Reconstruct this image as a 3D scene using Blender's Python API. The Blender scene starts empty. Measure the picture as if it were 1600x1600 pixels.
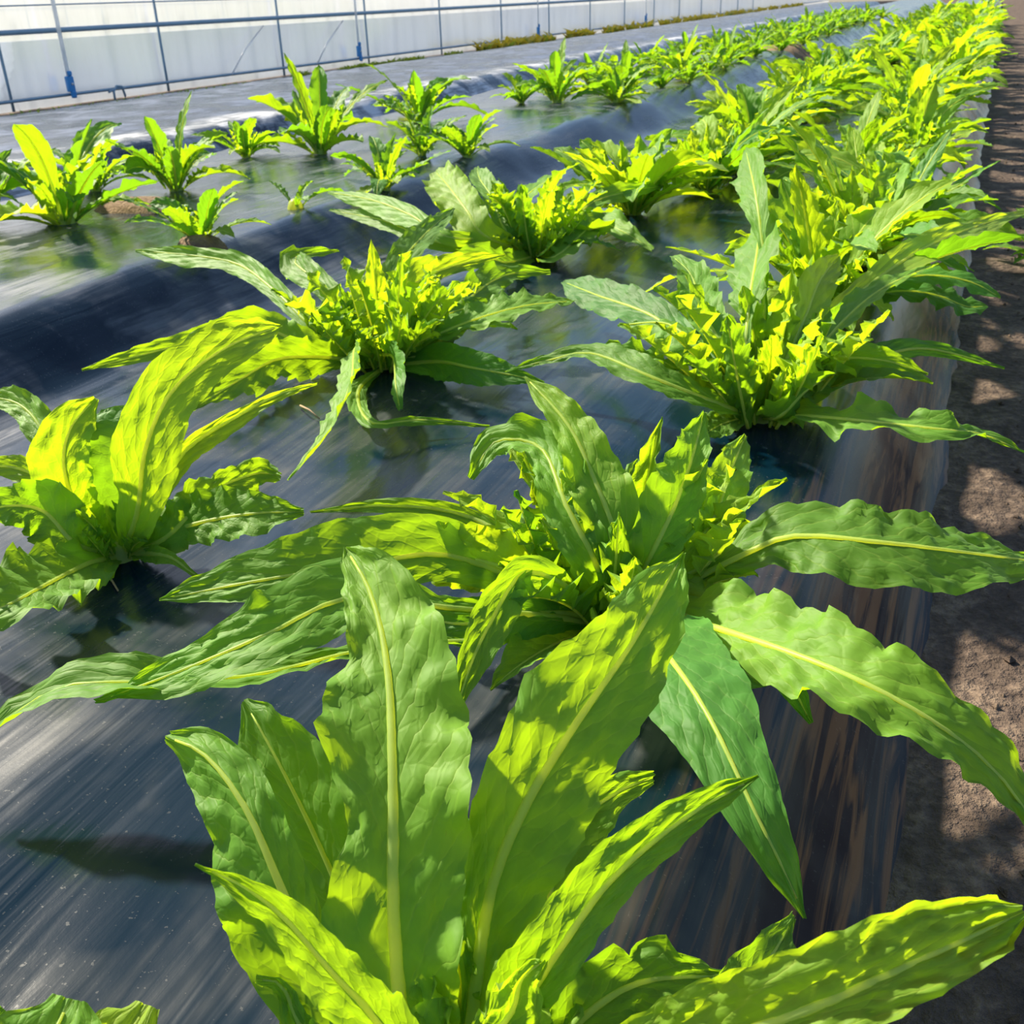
import bpy, math, random
import numpy as np
from mathutils import Vector, Matrix, noise
R = math.radians
C = bpy.context.scene.collection
sc = bpy.context.scene

# ------------------------------------------------------------ camera
F, VPX, VPY, RHO, H = 1600.0, 1570.0, -36.0, R(2.0), 0.88
_r = Vector(((VPX-800)/F, (800-VPY)/F, -1.0)).normalized()
_t = math.atan(((800-VPY)/F)*math.cos(RHO) - ((VPX-800)/F)*math.sin(RHO))
_up = Vector((-math.sin(RHO)*math.cos(_t), math.cos(RHO)*math.cos(_t), math.sin(_t)))
_x = _r.cross(_up)
CM = Matrix((_x, _r, _up))                 # camera axes -> world (X right of the rows, Y along them, Z up)
CAM = Vector((0, 0, H))
cam = bpy.data.objects.new('camera', bpy.data.cameras.new('camera'))
cam.data.sensor_width = 36; cam.data.lens = 36*F/1600; cam.data.clip_start = 0.02; cam.data.clip_end = 300
cam.matrix_world = Matrix.Translation(CAM) @ CM.to_4x4()
cam.data.dof.use_dof = True; cam.data.dof.focus_distance = .95; cam.data.dof.aperture_fstop = 20
C.objects.link(cam); sc.camera = cam

def at(px, py, z):
    """world point at height z that was measured at pixel (px, py) of the photograph"""
    d = CM @ Vector(((px-800)/F, (800-py)/F, -1.0))
    return CAM + d*((z-H)/d.z)
def depth(p):
    return -(CM.transposed() @ (Vector(p)-CAM)).z

# ------------------------------------------------------------ light
SUN_AZ, SUN_EL = R(69), R(36)              # azimuth left of the rows' direction
sv = Vector((-math.sin(SUN_AZ)*math.cos(SUN_EL), math.cos(SUN_AZ)*math.cos(SUN_EL), math.sin(SUN_EL)))
sun = bpy.data.objects.new('sun', bpy.data.lights.new('sun', 'SUN'))
sun.data.energy = 8.6; sun.data.color = (1.0, 0.90, 0.72); sun.data.angle = R(2.5)
sun.rotation_euler = sv.to_track_quat('Z', 'Y').to_euler(); C.objects.link(sun)
w = bpy.data.worlds.new('sky'); sc.world = w; w.use_nodes = True
nt = w.node_tree; bg = nt.nodes['Background']
sky = nt.nodes.new('ShaderNodeTexSky'); sky.sky_type = 'NISHITA'; sky.sun_disc = False
sky.sun_elevation = SUN_EL; sky.sun_rotation = -SUN_AZ; sky.air_density = 1.0; sky.dust_density = 1.2; sky.ozone_density = 2.5
nt.links.new(sky.outputs[0], bg.inputs[0]); bg.inputs[1].default_value = 0.15
sc.view_settings.view_transform = 'Standard'; sc.view_settings.look = 'None'
sc.view_settings.exposure = 0.50; sc.view_settings.gamma = 1.0

# ------------------------------------------------------------ materials
class NT:
    def __init__(s, name):
        s.m = bpy.data.materials.new(name); s.m.use_nodes = True
        s.t = s.m.node_tree; s.p = s.t.nodes['Principled BSDF']; s.out = s.t.nodes['Material Output']
    def n(s, typ, **kw):
        o = s.t.nodes.new('ShaderNode'+typ)
        for k, v in kw.items(): setattr(o, k, v)
        return o
    def l(s, a, b): s.t.links.new(a, b)
    def math(s, op, a, b=None, c=None):
        o = s.n('Math', operation=op)
        for i, q in enumerate((a, b, c)):
            if q is None: continue
            if isinstance(q, (int, float)): o.inputs[i].default_value = q
            else: s.l(q, o.inputs[i])
        return o.outputs[0]
    def noise(s, vec, scale, detail=3, rough=.5, dist=0):
        o = s.n('TexNoise'); o.inputs['Scale'].default_value = scale; o.inputs['Detail'].default_value = detail
        o.inputs['Roughness'].default_value = rough; o.inputs['Distortion'].default_value = dist
        if vec is not None: s.l(vec, o.inputs['Vector'])
        return o.outputs['Fac']
    def mapping(s, vec, scale=(1,1,1), rot=(0,0,0)):
        o = s.n('Mapping'); o.inputs['Scale'].default_value = scale; o.inputs['Rotation'].default_value = rot
        s.l(vec, o.inputs['Vector']); return o.outputs[0]
    def ramp(s, fac, stops, interp='LINEAR'):
        o = s.n('ValToRGB'); cr = o.color_ramp; cr.interpolation = interp
        while len(cr.elements) < len(stops): cr.elements.new(.5)
        for e, (p, c) in zip(cr.elements, stops):
            e.position = p; e.color = (*c, 1) if len(c) == 3 else c
        s.l(fac, o.inputs[0]); return o.outputs[0]
    def mix(s, fac, a, b, mode='MIX'):
        o = s.n('MixRGB', blend_type=mode)
        for i, q in enumerate((fac, a, b)):
            if isinstance(q, (int, float)): o.inputs[i].default_value = q
            elif isinstance(q, tuple): o.inputs[i].default_value = (*q, 1)
            else: s.l(q, o.inputs[i])
        return o.outputs[0]
    def bump(s, h, strength, dist, nrm=None):
        o = s.n('Bump'); o.inputs['Strength'].default_value = strength; o.inputs['Distance'].default_value = dist
        s.l(h, o.inputs['Height'])
        if nrm is not None: s.l(nrm, o.inputs['Normal'])
        return o.outputs[0]

def leaf_material(name, base, trans, tfac, veins=13):
    n = NT(name); tc = n.n('TexCoord'); uv = tc.outputs['UV']
    sx = n.n('SeparateXYZ'); n.l(uv, sx.inputs[0])
    c = n.math('SUBTRACT', sx.outputs[0], .5); a = n.math('MULTIPLY', n.math('ABSOLUTE', c), 2.0)
    side = n.math('MULTIPLY', n.math('GREATER_THAN', c, 0.0), .5)
    info = n.n('ObjectInfo'); rnd = info.outputs['Random']
    n1 = n.noise(tc.outputs['Object'], 45, 2)
    n0 = n.noise(n.mapping(uv, (3, 6, 1)), 1.6, 3)
    t = n.math('ADD', n.math('MULTIPLY', sx.outputs[1], veins), side)
    t = n.math('SUBTRACT', t, n.math('MULTIPLY', n.math('POWER', a, .8), 2.6))
    t = n.math('ADD', t, n.math('MULTIPLY', n0, 1.1))
    f = n.math('ABSOLUTE', n.math('SUBTRACT', n.math('FRACT', t), .5))     # 0 on the vein, .5 between veins
    vein = n.math('MAXIMUM', n.math('SUBTRACT', 1.0, n.math('MULTIPLY', f, 11)), 0.0)
    vor = n.n('TexVoronoi', feature='DISTANCE_TO_EDGE'); n.l(n.mapping(uv, (7, 24, 1)), vor.inputs['Vector']); vor.inputs['Scale'].default_value = 1.0
    net = n.math('MAXIMUM', n.math('SUBTRACT', 1.0, n.math('MULTIPLY', vor.outputs['Distance'], 9)), 0.0)
    vn = n.math('MINIMUM', n.math('ADD', n.math('MULTIPLY', vein, .75), n.math('MULTIPLY', net, .18)), 1.0)
    big = n.noise(tc.outputs['Object'], 9, 2)
    var = n.math('ADD', n.math('MULTIPLY', rnd, .30), n.math('MULTIPLY', big, .5))
    dark = tuple(x*.62 for x in base); lite = (base[0]*1.65, base[1]*1.28, base[2]*1.2)
    col = n.ramp(var, [(0.15, dark), (.42, base), (.72, lite)])
    col = n.mix(n.math('MULTIPLY', vn, .35), col, (base[0]*2.2+.05, base[1]*1.4+.03, base[2]*2+.02))
    # small brown specks and a worn rim
    sp = n.noise(uv, 60, 1); spf = n.math('MULTIPLY', n.math('GREATER_THAN', sp, .79), .5)
    col = n.mix(spf, col, (.16, .14, .03))
    mid = n.math('LESS_THAN', a, n.math('MULTIPLY', n.math('SUBTRACT', 1.15, sx.outputs[1]), .085))
    col = n.mix(n.math('MULTIPLY', mid, .7), col, (.42, .58, .18))
    tcol = n.mix(n.math('MULTIPLY', vn, .30), n.mix(rnd, trans, (trans[0]*1.25, trans[1]*1.02, trans[2])), (min(1, trans[0]*1.5), min(1, trans[1]*1.1), trans[2]))
    tcol = n.mix(n.math('MULTIPLY', mid, .8), tcol, (.95, .95, .06))
    p = n.p; n.l(col, p.inputs['Base Color'])
    p.inputs['Roughness'].default_value = .58; p.inputs['Specular IOR Level'].default_value = .32; p.inputs['Sheen Weight'].default_value = .07; p.inputs['Sheen Roughness'].default_value = .5; p.inputs['Sheen Tint'].default_value = (.9, 1, .75, 1)
    h = n.math('SUBTRACT', n.math('MULTIPLY', n.math('POWER', n.math('MULTIPLY', f, 2.0), .6), 1.0), n.math('MULTIPLY', net, .22))
    h = n.math('ADD', h, n.math('MULTIPLY', n1, .8))
    b = n.bump(h, .6, .0016); n.l(b, p.inputs['Normal'])
    tr = n.n('BsdfTranslucent'); n.l(tcol, tr.inputs[0]); n.l(b, tr.inputs['Normal'])
    mx = n.n('MixShader'); mx.inputs[0].default_value = tfac
    n.l(p.outputs[0], mx.inputs[1]); n.l(tr.outputs[0], mx.inputs[2]); n.l(mx.outputs[0], n.out.inputs[0])
    return n.m
LEAF = leaf_material('leaf_green', (.140, .345, .026), (.33, .60, .006), .50)
YOUNG = leaf_material('leaf_young', (.22, .41, .030), (.46, .72, .008), .55, 9)
DEEP = leaf_material('leaf_deep', (.070, .250, .026), (.24, .54, .008), .46)
def rib_material(name, base, trans):
    n = NT(name); tc = n.n('TexCoord')
    nz = n.noise(tc.outputs['Object'], 60, 2)
    col = n.mix(nz, base, tuple(min(1, x*1.25) for x in base))
    n.l(col, n.p.inputs['Base Color']); n.p.inputs['Roughness'].default_value = .4
    tr = n.n('BsdfTranslucent'); tr.inputs[0].default_value = (*trans, 1)
    mx = n.n('MixShader'); mx.inputs[0].default_value = .72
    n.l(n.p.outputs[0], mx.inputs[1]); n.l(tr.outputs[0], mx.inputs[2]); n.l(mx.outputs[0], n.out.inputs[0])
    return n.m
RIB = rib_material('midrib_pale', (.48, .64, .20), (.95, .95, .10))

def soil_material(name, cols, scale=1.0):
    n = NT(name); tc = n.n('TexCoord'); o = tc.outputs['Object']
    a = n.noise(o, 9*scale, 6, .7); b = n.noise(o, 60*scale, 4, .7); v = n.n('TexVoronoi'); v.inputs['Scale'].default_value = 45*scale; n.l(o, v.inputs['Vector'])
    f = n.math('ADD', n.math('MULTIPLY', a, .6), n.math('MULTIPLY', b, .4))
    n.l(n.ramp(f, [(.3, cols[0]), (.5, cols[1]), (.7, cols[2])]), n.p.inputs['Base Color'])
    n.p.inputs['Roughness'].default_value = .95; n.p.inputs['Specular IOR Level'].default_value = .2
    h = n.math('ADD', n.math('MULTIPLY', a, 1.4), n.math('SUBTRACT', b, n.math('MULTIPLY', v.outputs['Distance'], .6)))
    n.l(n.bump(h, 1.0, .012), n.p.inputs['Normal'])
    return n.m
SOIL = soil_material('path_soil', [(.026, .019, .015), (.10, .072, .055), (.28, .205, .145)])
HOLE = soil_material('hole_soil', [(.12, .075, .045), (.27, .18, .11), (.42, .30, .19)], 2)

def mulch_material(name, dusty, soiled, rgh, dcol=(.10, .10, .095)):
    n = NT(name); tc = n.n('TexCoord'); o = tc.outputs['Object']
    sx = n.n('SeparateXYZ'); n.l(o, sx.inputs[0])
    st = n.noise(n.mapping(o, (55, 3.0, 20), (0, 0, R(24))), 1.0, 4, .55, .6)      # pulled streaks
    st2 = n.noise(n.mapping(o, (12, 1.4, 6), (0, 0, R(-20))), 1.0, 3, .5, 1.2)
    cl = n.noise(o, 3.0, 4, .6, .5); fine = n.noise(o, 170, 2, .7)
    dust = n.math('MULTIPLY', n.ramp(cl, [(.42, (0, 0, 0)), (.66, (1, 1, 1))]), n.ramp(st, [(.35, (.25,)*3), (.65, (1,)*3)]))
    dust = n.math('MULTIPLY', n.math('ADD', dust, n.math('MULTIPLY', n.math('GREATER_THAN', fine, .68), .4)), dusty)
    col = n.mix(dust, (.001, .011, .022), dcol)
    if soiled:
        m = n.n('MapRange'); m.inputs[1].default_value = -.20; m.inputs[2].default_value = -.02; n.l(sx.outputs[0], m.inputs[0])
        s3 = n.noise(n.mapping(o, (60, 3.0, 30), (0, 0, R(12))), 1.0, 3, .6, .8)
        sp = n.math('SUBTRACT', .18, n.math('MULTIPLY', m.outputs[0], .14)); n.l(sp, n.p.inputs['Specular IOR Level'])
        sf = n.math('MULTIPLY', m.outputs[0], n.ramp(s3, [(.46, (.12,)*3), (.58, (1,)*3)]))
        col = n.mix(n.math('MULTIPLY', sf, .8), col, (.20, .10, .05))
    n.l(col, n.p.inputs['Base Color'])
    rg = n.ramp(dust, [(0, (rgh,)*3), (.6, (rgh+.2,)*3)]); n.l(rg, n.p.inputs['Roughness'])
    if not soiled: n.p.inputs['Specular IOR Level'].default_value = .25
    h = n.math('ADD', n.math('MULTIPLY', st, .08), n.math('ADD', n.math('MULTIPLY', st2, 0.9), n.math('MULTIPLY', fine, .02)))
    n.l(n.bump(h, .35, .008), n.p.inputs['Normal'])
    return n.m
MULCH = mulch_material('black_mulch_film', .6, True, .17)
MULCH2 = mulch_material('dark_mulch_film', .8, False, .17, (.16, .17, .19))
def sheet_material():
    n = NT('grey_sheet'); tc = n.n('TexCoord'); o = tc.outputs['Object']
    a = n.noise(n.mapping(o, (5, .7, 1)), 1.5, 5, .6, 1.0); b = n.noise(o, 60, 2)
    n.l(n.ramp(a, [(.3, (.20, .20, .21)), (.7, (.40, .39, .38))]), n.p.inputs['Base Color'])
    n.p.inputs['Roughness'].default_value = .38; n.l(n.bump(a, .8, .05), n.p.inputs['Normal']); return n.m
SHEET = mulch_material('pale_dusty_film', 1.9, False, .24, (.50, .51, .53))
def film_material(name, tf, col):
    n = NT(name); tc = n.n('TexCoord'); o = tc.outputs['Object']
    a = n.noise(n.mapping(o, (1, 2.6, .35)), 1.6, 4, .6, .5)
    c2 = n.mix(a, tuple(x*.8 for x in col), col)
    d = n.n('BsdfDiffuse'); n.l(c2, d.inputs[0])
    tr = n.n('BsdfTranslucent'); n.l(c2, tr.inputs[0]); nb = n.bump(a, .6, .06); n.l(nb, d.inputs['Normal']); n.l(nb, tr.inputs['Normal'])
    m1 = n.n('MixShader'); m1.inputs[0].default_value = .6; n.l(d.outputs[0], m1.inputs[1]); n.l(tr.outputs[0], m1.inputs[2])
    gl = n.n('BsdfGlossy'); gl.inputs['Roughness'].default_value = .2; fr = n.n('Fresnel')
    m2 = n.n('MixShader'); n.l(n.math('MULTIPLY', fr.outputs[0], .6), m2.inputs[0]); n.l(m1.outputs[0], m2.inputs[1]); n.l(gl.outputs[0], m2.inputs[2])
    tp = n.n('BsdfTransparent'); m3 = n.n('MixShader'); m3.inputs[0].default_value = tf
    n.l(m2.outputs[0], m3.inputs[1]); n.l(tp.outputs[0], m3.inputs[2]); n.l(m3.outputs[0], n.out.inputs[0]); return n.m
FILM = film_material('greenhouse_film', .08, (.84, .88, .97))
SKIRT = film_material('skirt_film', .12, (.82, .88, .98))
def plain(name, col, rough=.5, metal=0.0, var=.12, scale=12):
    n = NT(name); tc = n.n('TexCoord'); a = n.noise(tc.outputs['Object'], scale, 3)
    n.l(n.mix(a, tuple(x*(1-var) for x in col), tuple(min(1, x*(1+var)) for x in col)), n.p.inputs['Base Color'])
    n.p.inputs['Roughness'].default_value = rough; n.p.inputs['Metallic'].default_value = metal; return n.m
PIPE = plain('galvanised_pipe', (.20, .30, .40), .45, .3)
STRAP = film_material('white_strap', .0, (.93, .95, .97))
BLUE = plain('blue_plastic', (.02, .22, .55), .35)
WIRE = plain('thin_wire', (.35, .34, .38), .5)
DRY = plain('dry_stalk', (.30, .20, .10), .8)
WEED = leaf_material('weed_green', (.20, .32, .05), (.45, .6, .03), .4)
WEEDY = leaf_material('weed_yellow', (.42, .40, .05), (.8, .7, .04), .4)

# ------------------------------------------------------------ helpers
def mesh_obj(name, verts, faces, mat, parent=None, uv=None, smooth=True):
    me = bpy.data.meshes.new(name); me.from_pydata([tuple(v) for v in verts], [], faces)
    if smooth: me.polygons.foreach_set('use_smooth', [True]*len(me.polygons))
    if uv is not None:
        l = me.uv_layers.new(name='UVMap'); idx = np.empty(len(me.loops), dtype=np.int32); me.loops.foreach_get('vertex_index', idx)
        l.data.foreach_set('uv', np.asarray(uv, dtype=np.float32)[idx].ravel())
    me.materials.append(mat); me.update()
    o = bpy.data.objects.new(name, me); C.objects.link(o)
    if parent: o.parent = parent
    return o
def tag(o, label=None, cat=None, group=None, kind=None):
    for k, v in (('label', label), ('category', cat), ('group', group), ('kind', kind)):
        if v: o[k] = v
    return o
def empty(name, loc):
    o = bpy.data.objects.new(name, None); o.location = loc; o.empty_display_size = .05; C.objects.link(o); return o
def copy_tree(o, parent=None):
    c = o.copy(); C.objects.link(c); c.parent = parent
    for ch in list(KIDS.get(o.name, [])):
        d = copy_tree(ch, c)
    return c
KIDS = {}
def kid(parent, o): KIDS.setdefault(parent.name, []).append(o); return o
def tube(pts, rads, seg=8, flat=1.0, cap=True):
    vs, fs = [], []; n = len(pts); up = Vector((0, 0, 1))
    for i, p in enumerate(pts):
        t = (pts[min(i+1, n-1)]-pts[max(i-1, 0)]).normalized()
        a = t.cross(up); a = a.normalized() if a.length > 1e-3 else Vector((1, 0, 0)); b = a.cross(t)
        for k in range(seg):
            th = 2*math.pi*k/seg; vs.append(p+a*(math.cos(th)*rads[i])+b*(math.sin(th)*rads[i]*flat))
    for i in range(n-1):
        for k in range(seg):
            fs.append((i*seg+k, i*seg+(k+1) % seg, (i+1)*seg+(k+1) % seg, (i+1)*seg+k))
    if cap: fs += [tuple(range(seg))[::-1], tuple((n-1)*seg+k for k in range(seg))]
    return vs, fs
def merge(*parts):
    V, Fc = [], []
    for v, f in parts:
        b = len(V); V += list(v); Fc += [tuple(i+b for i in q) for q in f]
    return V, Fc
def box(cx, cy, cz, sx, sy, sz, rot=0):
    vs = []
    for x in (-1, 1):
        for y in (-1, 1):
            for z in (-1, 1):
                q = Vector((x*sx/2, y*sy/2, z*sz/2)); q.rotate(Matrix.Rotation(rot, 3, 'Z')); vs.append(q+Vector((cx, cy, cz)))
    return vs, [(0,1,3,2),(4,6,7,5),(0,4,5,1),(2,3,7,6),(0,2,6,4),(1,5,7,3)]

def spline(pts, n):
    P = [2*pts[0]-pts[1]]+list(pts)+[2*pts[-1]-pts[-2]]; raw = []
    for i in range(1, len(P)-2):
        for k in range(16):
            t = k/16; a, b, c, d = P[i-1], P[i], P[i+1], P[i+2]
            raw.append(.5*((2*b)+(c-a)*t+(2*a-5*b+4*c-d)*t*t+(3*b-a-3*c+d)*t**3))
    raw.append(P[-2]); L = [0]
    for i in range(1, len(raw)): L.append(L[-1]+(raw[i]-raw[i-1]).length)
    out, j = [], 0
    for i in range(n+1):
        s = L[-1]*i/n
        while j < len(L)-2 and L[j+1] < s: j += 1
        k = (s-L[j])/max(L[j+1]-L[j], 1e-9); out.append(raw[j].lerp(raw[j+1], min(max(k, 0), 1)))
    return out, L[-1]
def lerpk(keys, u):
    for i in range(len(keys)-1):
        a, b = keys[i], keys[i+1]
        if u <= b[0]:
            k = (u-a[0])/max(b[0]-a[0], 1e-6); k = k*k*(3-2*k)*.5+k*.5
            return tuple(a[j]+(b[j]-a[j])*k for j in range(1, len(a)))
    return keys[-1][1:]

def build_leaf(parent, pts, widths, face, seed, fold=.25, cup=.0, ruf=.12, ruff=7, teeth=.10, tn=16, blis=.012, twist=0, mat=None, nu=56, nv=9,
               rib=True, ribw=.0042, lab=None, thick=True):
    """One leaf: pts = midrib points in the parent's frame, widths = (u, left half width, right half width) in metres."""
    rg = random.Random(seed); P, L = spline(pts, nu)
    ph = [rg.uniform(0, 6.28) for _ in range(8)]; so = Vector((rg.uniform(0, 90), rg.uniform(0, 90), rg.uniform(0, 90)))
    vs, uvs, fs = [], [], []; frames = []; N = Vector(face).normalized()
    for i in range(nu+1):
        T = (P[min(i+1, nu)]-P[max(i-1, 0)]).normalized()
        N = (N*1.0 + Vector(face)*.15); N = (N-T*N.dot(T))
        N = N.normalized() if N.length > 1e-4 else Vector((0, 0, 1))
        u = i/nu; tw = twist*u; Nn = N.copy(); Nn.rotate(Matrix.Rotation(tw, 3, T)); B = T.cross(Nn)
        frames.append((P[i], T, Nn, B, u))
        wl, wr = lerpk(widths, u)
        for j in range(-nv, nv+1):
            v = j/nv; s = abs(v); sd = 0 if v < 0 else 1; wv = wl if v < 0 else wr
            tt = u*tn+ph[sd]; saw = (tt % 1.0); saw = saw*1.0 if saw < .75 else (1-saw)*3.0
            lob = noise.noise(Vector((u*5.2+ph[2+sd]*3, sd*7.3, so.x)))
            wv2 = wv*(1+teeth*(saw-.45)*s*s+.42*teeth*2.2*lob*s)
            sweep = -.10*wv*s*s*math.sin(tt*6.283)*teeth*2
            fr = min(1.0, u*6)*1.0
            z = wv*(fold*s+cup*s*s)
            z += ruf*wv*(s**2.2)*(math.sin(6.283*ruff*u+ph[4+sd])+.55*math.sin(6.283*ruff*2.3*u+ph[6+sd]))*fr
            z += .36*blis*noise.noise(so+Vector((u*L*46, v*3.1, 0)))*min(1, s*3)*fr
            z += blis*.22*noise.noise(so+Vector((u*L*120, v*wv*160, 5)))*min(1, s*4)*fr
            # fold is applied as a rotation so that steep folds keep their width
            ang = math.atan(fold+cup*s*.6); lat = wv2*s*math.cos(ang)*(1 if v > 0 else -1)
            vs.append(P[i]+B*lat+Nn*z*math.cos(ang*.5)+T*sweep); uvs.append((.5+v*.5, u))
    W = 2*nv+1
    for i in range(nu):
        for j in range(W-1):
            a = i*W+j; fs.append((a, a+1, a+W+1, a+W))
    o = kid(parent, mesh_obj('leaf', vs, fs, mat or LEAF, parent, uvs))
    if lab: o['label'] = lab
    if rib:
        rp, rr = [], []; m = 22
        vv, ff = [], []
        for k in range(m+1):
            i = int(round(k/m*(nu*.97))); p, T, Nn, B, u = frames[i]
            r = ribw*(1-u)**.75+.0005
            for q in range(8):
                th = 2*math.pi*q/8; vv.append(p+B*(math.cos(th)*r)+Nn*(math.sin(th)*r*.75+r*.10))
            if k:
                b0 = (k-1)*8
                for q in range(8): ff.append((b0+q, b0+(q+1) % 8, b0+8+(q+1) % 8, b0+8+q))
        ff += [tuple(range(8))[::-1], tuple(m*8+q for q in range(8))]
        mr = kid(o, mesh_obj('midrib', vv, ff, RIB, o))
    return o

PROF = {
 'spoon': [(0, .14), (.12, .20), (.3, .50), (.5, .88), (.66, 1.0), (.8, .88), (.92, .52), (1, .03)],
 'lance': [(0, .16), (.15, .42), (.35, .85), (.5, 1.0), (.7, .82), (.88, .40), (1, .02)],
 'broad': [(0, .20), (.15, .55), (.35, .95), (.6, 1.0), (.8, .9), (.93, .6), (1, .08)],
}
def gen_leaf(parent, rg, length, width, az, el, droop, mat=None, prof=None, ruf=.14, teeth=.14, nu=40, nv=6, rib=True, base=None, blis=.012, fold=None):
    """a leaf growing from the plant's centre: azimuth, starting elevation and how far it arches over"""
    d = Vector((math.cos(az), math.sin(az), 0)); p = base or (d*.012+Vector((0, 0, -.01))); pts = [p.copy()]; e = el; n = 6
    sidew = rg.uniform(-.35, .35)
    for i in range(n):
        a2 = az+sidew*i/n; q = Vector((math.cos(a2)*math.cos(e), math.sin(a2)*math.cos(e), math.sin(e)))
        p = p+q*(length/n); p.z = max(p.z, .012); pts.append(p.copy()); e -= droop/n*(1.0+.5*i/n)
    pr = PROF[prof or rg.choice(['spoon', 'spoon', 'lance', 'broad'])]; k = rg.uniform(.85, 1.15)
    face = Vector((-math.cos(az)*math.sin(el), -math.sin(az)*math.sin(el), math.cos(el)+.15))
    return build_leaf(parent, pts, [(u, w_*width, w_*width*k) for u, w_ in pr], face, rg.random()*1e5, fold=rg.uniform(.1, .5) if fold is None else fold,
        cup=rg.uniform(-.25, .2), ruf=ruf*rg.uniform(.6, 1.5), ruff=rg.uniform(4, 8), teeth=teeth*rg.uniform(.6, 1.5), tn=rg.uniform(9, 17), twist=rg.uniform(-.7, .7),
        mat=mat, nu=nu, nv=nv, rib=rib, ribw=.0035*length/.3, blis=blis)
def heart(parent, seed, n=12, size=1.0, nu=36, nv=6, rib=True):
    """the young, crinkled leaves crowded in the middle of a plant"""
    rg = random.Random(seed); n = int(n*1.3)
    for i in range(n):
        az = i*2.4+rg.uniform(-.3, .3); q = math.sqrt((i+.5)/n); bs = Vector((math.cos(az), math.sin(az), 0))*(.035*size*q)
        bs.z = .005
        gen_leaf(parent, rg, size*rg.uniform(.075, .15), size*rg.uniform(.010, .018), az, R(86-38*q*rg.uniform(.6, 1.1)), rg.uniform(-.2, .8), mat=YOUNG if rg.random() < .7 else LEAF,
                 prof=rg.choice(['lance', 'broad', 'spoon']), ruf=.55, teeth=.17, nu=nu, nv=nv, rib=rib, blis=.02, fold=rg.uniform(.3, .9), base=bs)
def crown(parent):
    vs, fs = [], []
    m = 10; rings = [(.026, -.02), (.024, .0), (.017, .018), (.004, .026)]
    for r, z in rings:
        for k in range(m): th = 2*math.pi*k/m; vs.append(Vector((r*math.cos(th)*(1+.1*math.sin(3*th)), r*math.sin(th), z)))
    for i in range(3):
        for k in range(m): fs.append((i*m+k, i*m+(k+1) % m, (i+1)*m+(k+1) % m, (i+1)*m+k))
    fs.append(tuple(3*m+k for k in range(m)))
    return kid(parent, mesh_obj('stem', vs, fs, RIB, parent))

# ------------------------------------------------------------ ground and beds
BED = 0.18
def sstep(a, b, x): k = min(max((x-a)/(b-a), 0), 1); return k*k*(3-2*k)
def ground_z(x, y): return .012*noise.noise(Vector((x*3, y*3, 0)))+.008*noise.noise(Vector((x*14, y*14, 3)))-.01
def ysteps(y0, y1, d0, grow):
    ys = [y0]; d = d0
    while ys[-1] < y1: ys.append(ys[-1]+d); d = d0*(1+grow*max(0, ys[-1]))
    return ys
def sheet(xs, ys, fz):
    vs = [Vector((x, y, fz(x, y))) for y in ys for x in xs]; n = len(xs)
    return vs, [(i*n+j, i*n+j+1, (i+1)*n+j+1, (i+1)*n+j) for i in range(len(ys)-1) for j in range(n-1)]
ys = ysteps(-1.0, 60, .05, .35)
xs = [-14, -11]+[-9+.5*i for i in range(17)]+[-.6+.03*i for i in range(60)]+[1.3, 1.8, 2.5, 4, 7, 12]
v, f = sheet(xs, ys, ground_z); tag(mesh_obj('floor', v, f, SOIL), kind='structure')

def bed(name, x0, x1, mat, label, hgt=BED, sl=.17, seed=0, d0=.03, nx=64, wr=1.0, slR=None, base=-.022, tail=.05):
    slR = slR or sl
    def fz(x, y):
        edge0 = x0+.035*noise.noise(Vector((y*1.1, seed, 0)))+.018*noise.noise(Vector((y*4, seed, 2))); edge1 = x1+.02*noise.noise(Vector((y*1.4, seed, 5)))
        k = sstep(edge0-sl, edge0+.05, x)*(1-sstep(edge1-.05, edge1+slR, x))
        n1 = noise.noise(Vector((x*2.2, y*1.5, seed))); n2 = noise.noise(Vector((x*9+y*3, y*2.2, seed+4)))
        slope = 4*k*(1-k)
        n3 = noise.noise(Vector((y*13+x*4, x*1.5, seed+9)))
        return base+(hgt-base)*k+k*(.016*n1+.006*n2)*wr+slope*.014*n3*wr*(.35 if x > -.2 else 1)
    nxs = [x0-sl-.05+(x1-x0+sl+slR+.05+tail)*i/nx for i in range(nx+1)]
    v, f = sheet(nxs, ysteps(-.8, 48, d0, .45), fz)
    o = mesh_obj(name, v, f, mat); tag(o, label, 'garden bed', 'film covered beds'); return o, fz
bed1, z1 = bed('mulched_bed', -1.36, -.13, MULCH, 'nearest raised bed, wrapped in shiny black plastic and crowded with big lettuces', seed=1, slR=.20, nx=80)
bed2, z2 = bed('mulched_bed', -3.75, -2.24, MULCH2, 'middle raised bed under dark plastic, carrying the smaller lettuces', seed=22, nx=90, slR=.26, base=.018, tail=.5)
bed3, z3 = bed('mulched_bed', -6.6, -4.62, SHEET, 'bare far bed under pale grey plastic in front of the film wall', seed=43, nx=80, sl=1.7, slR=.17, d0=.06, wr=1.6, hgt=.16, base=.018, tail=.55)

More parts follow.
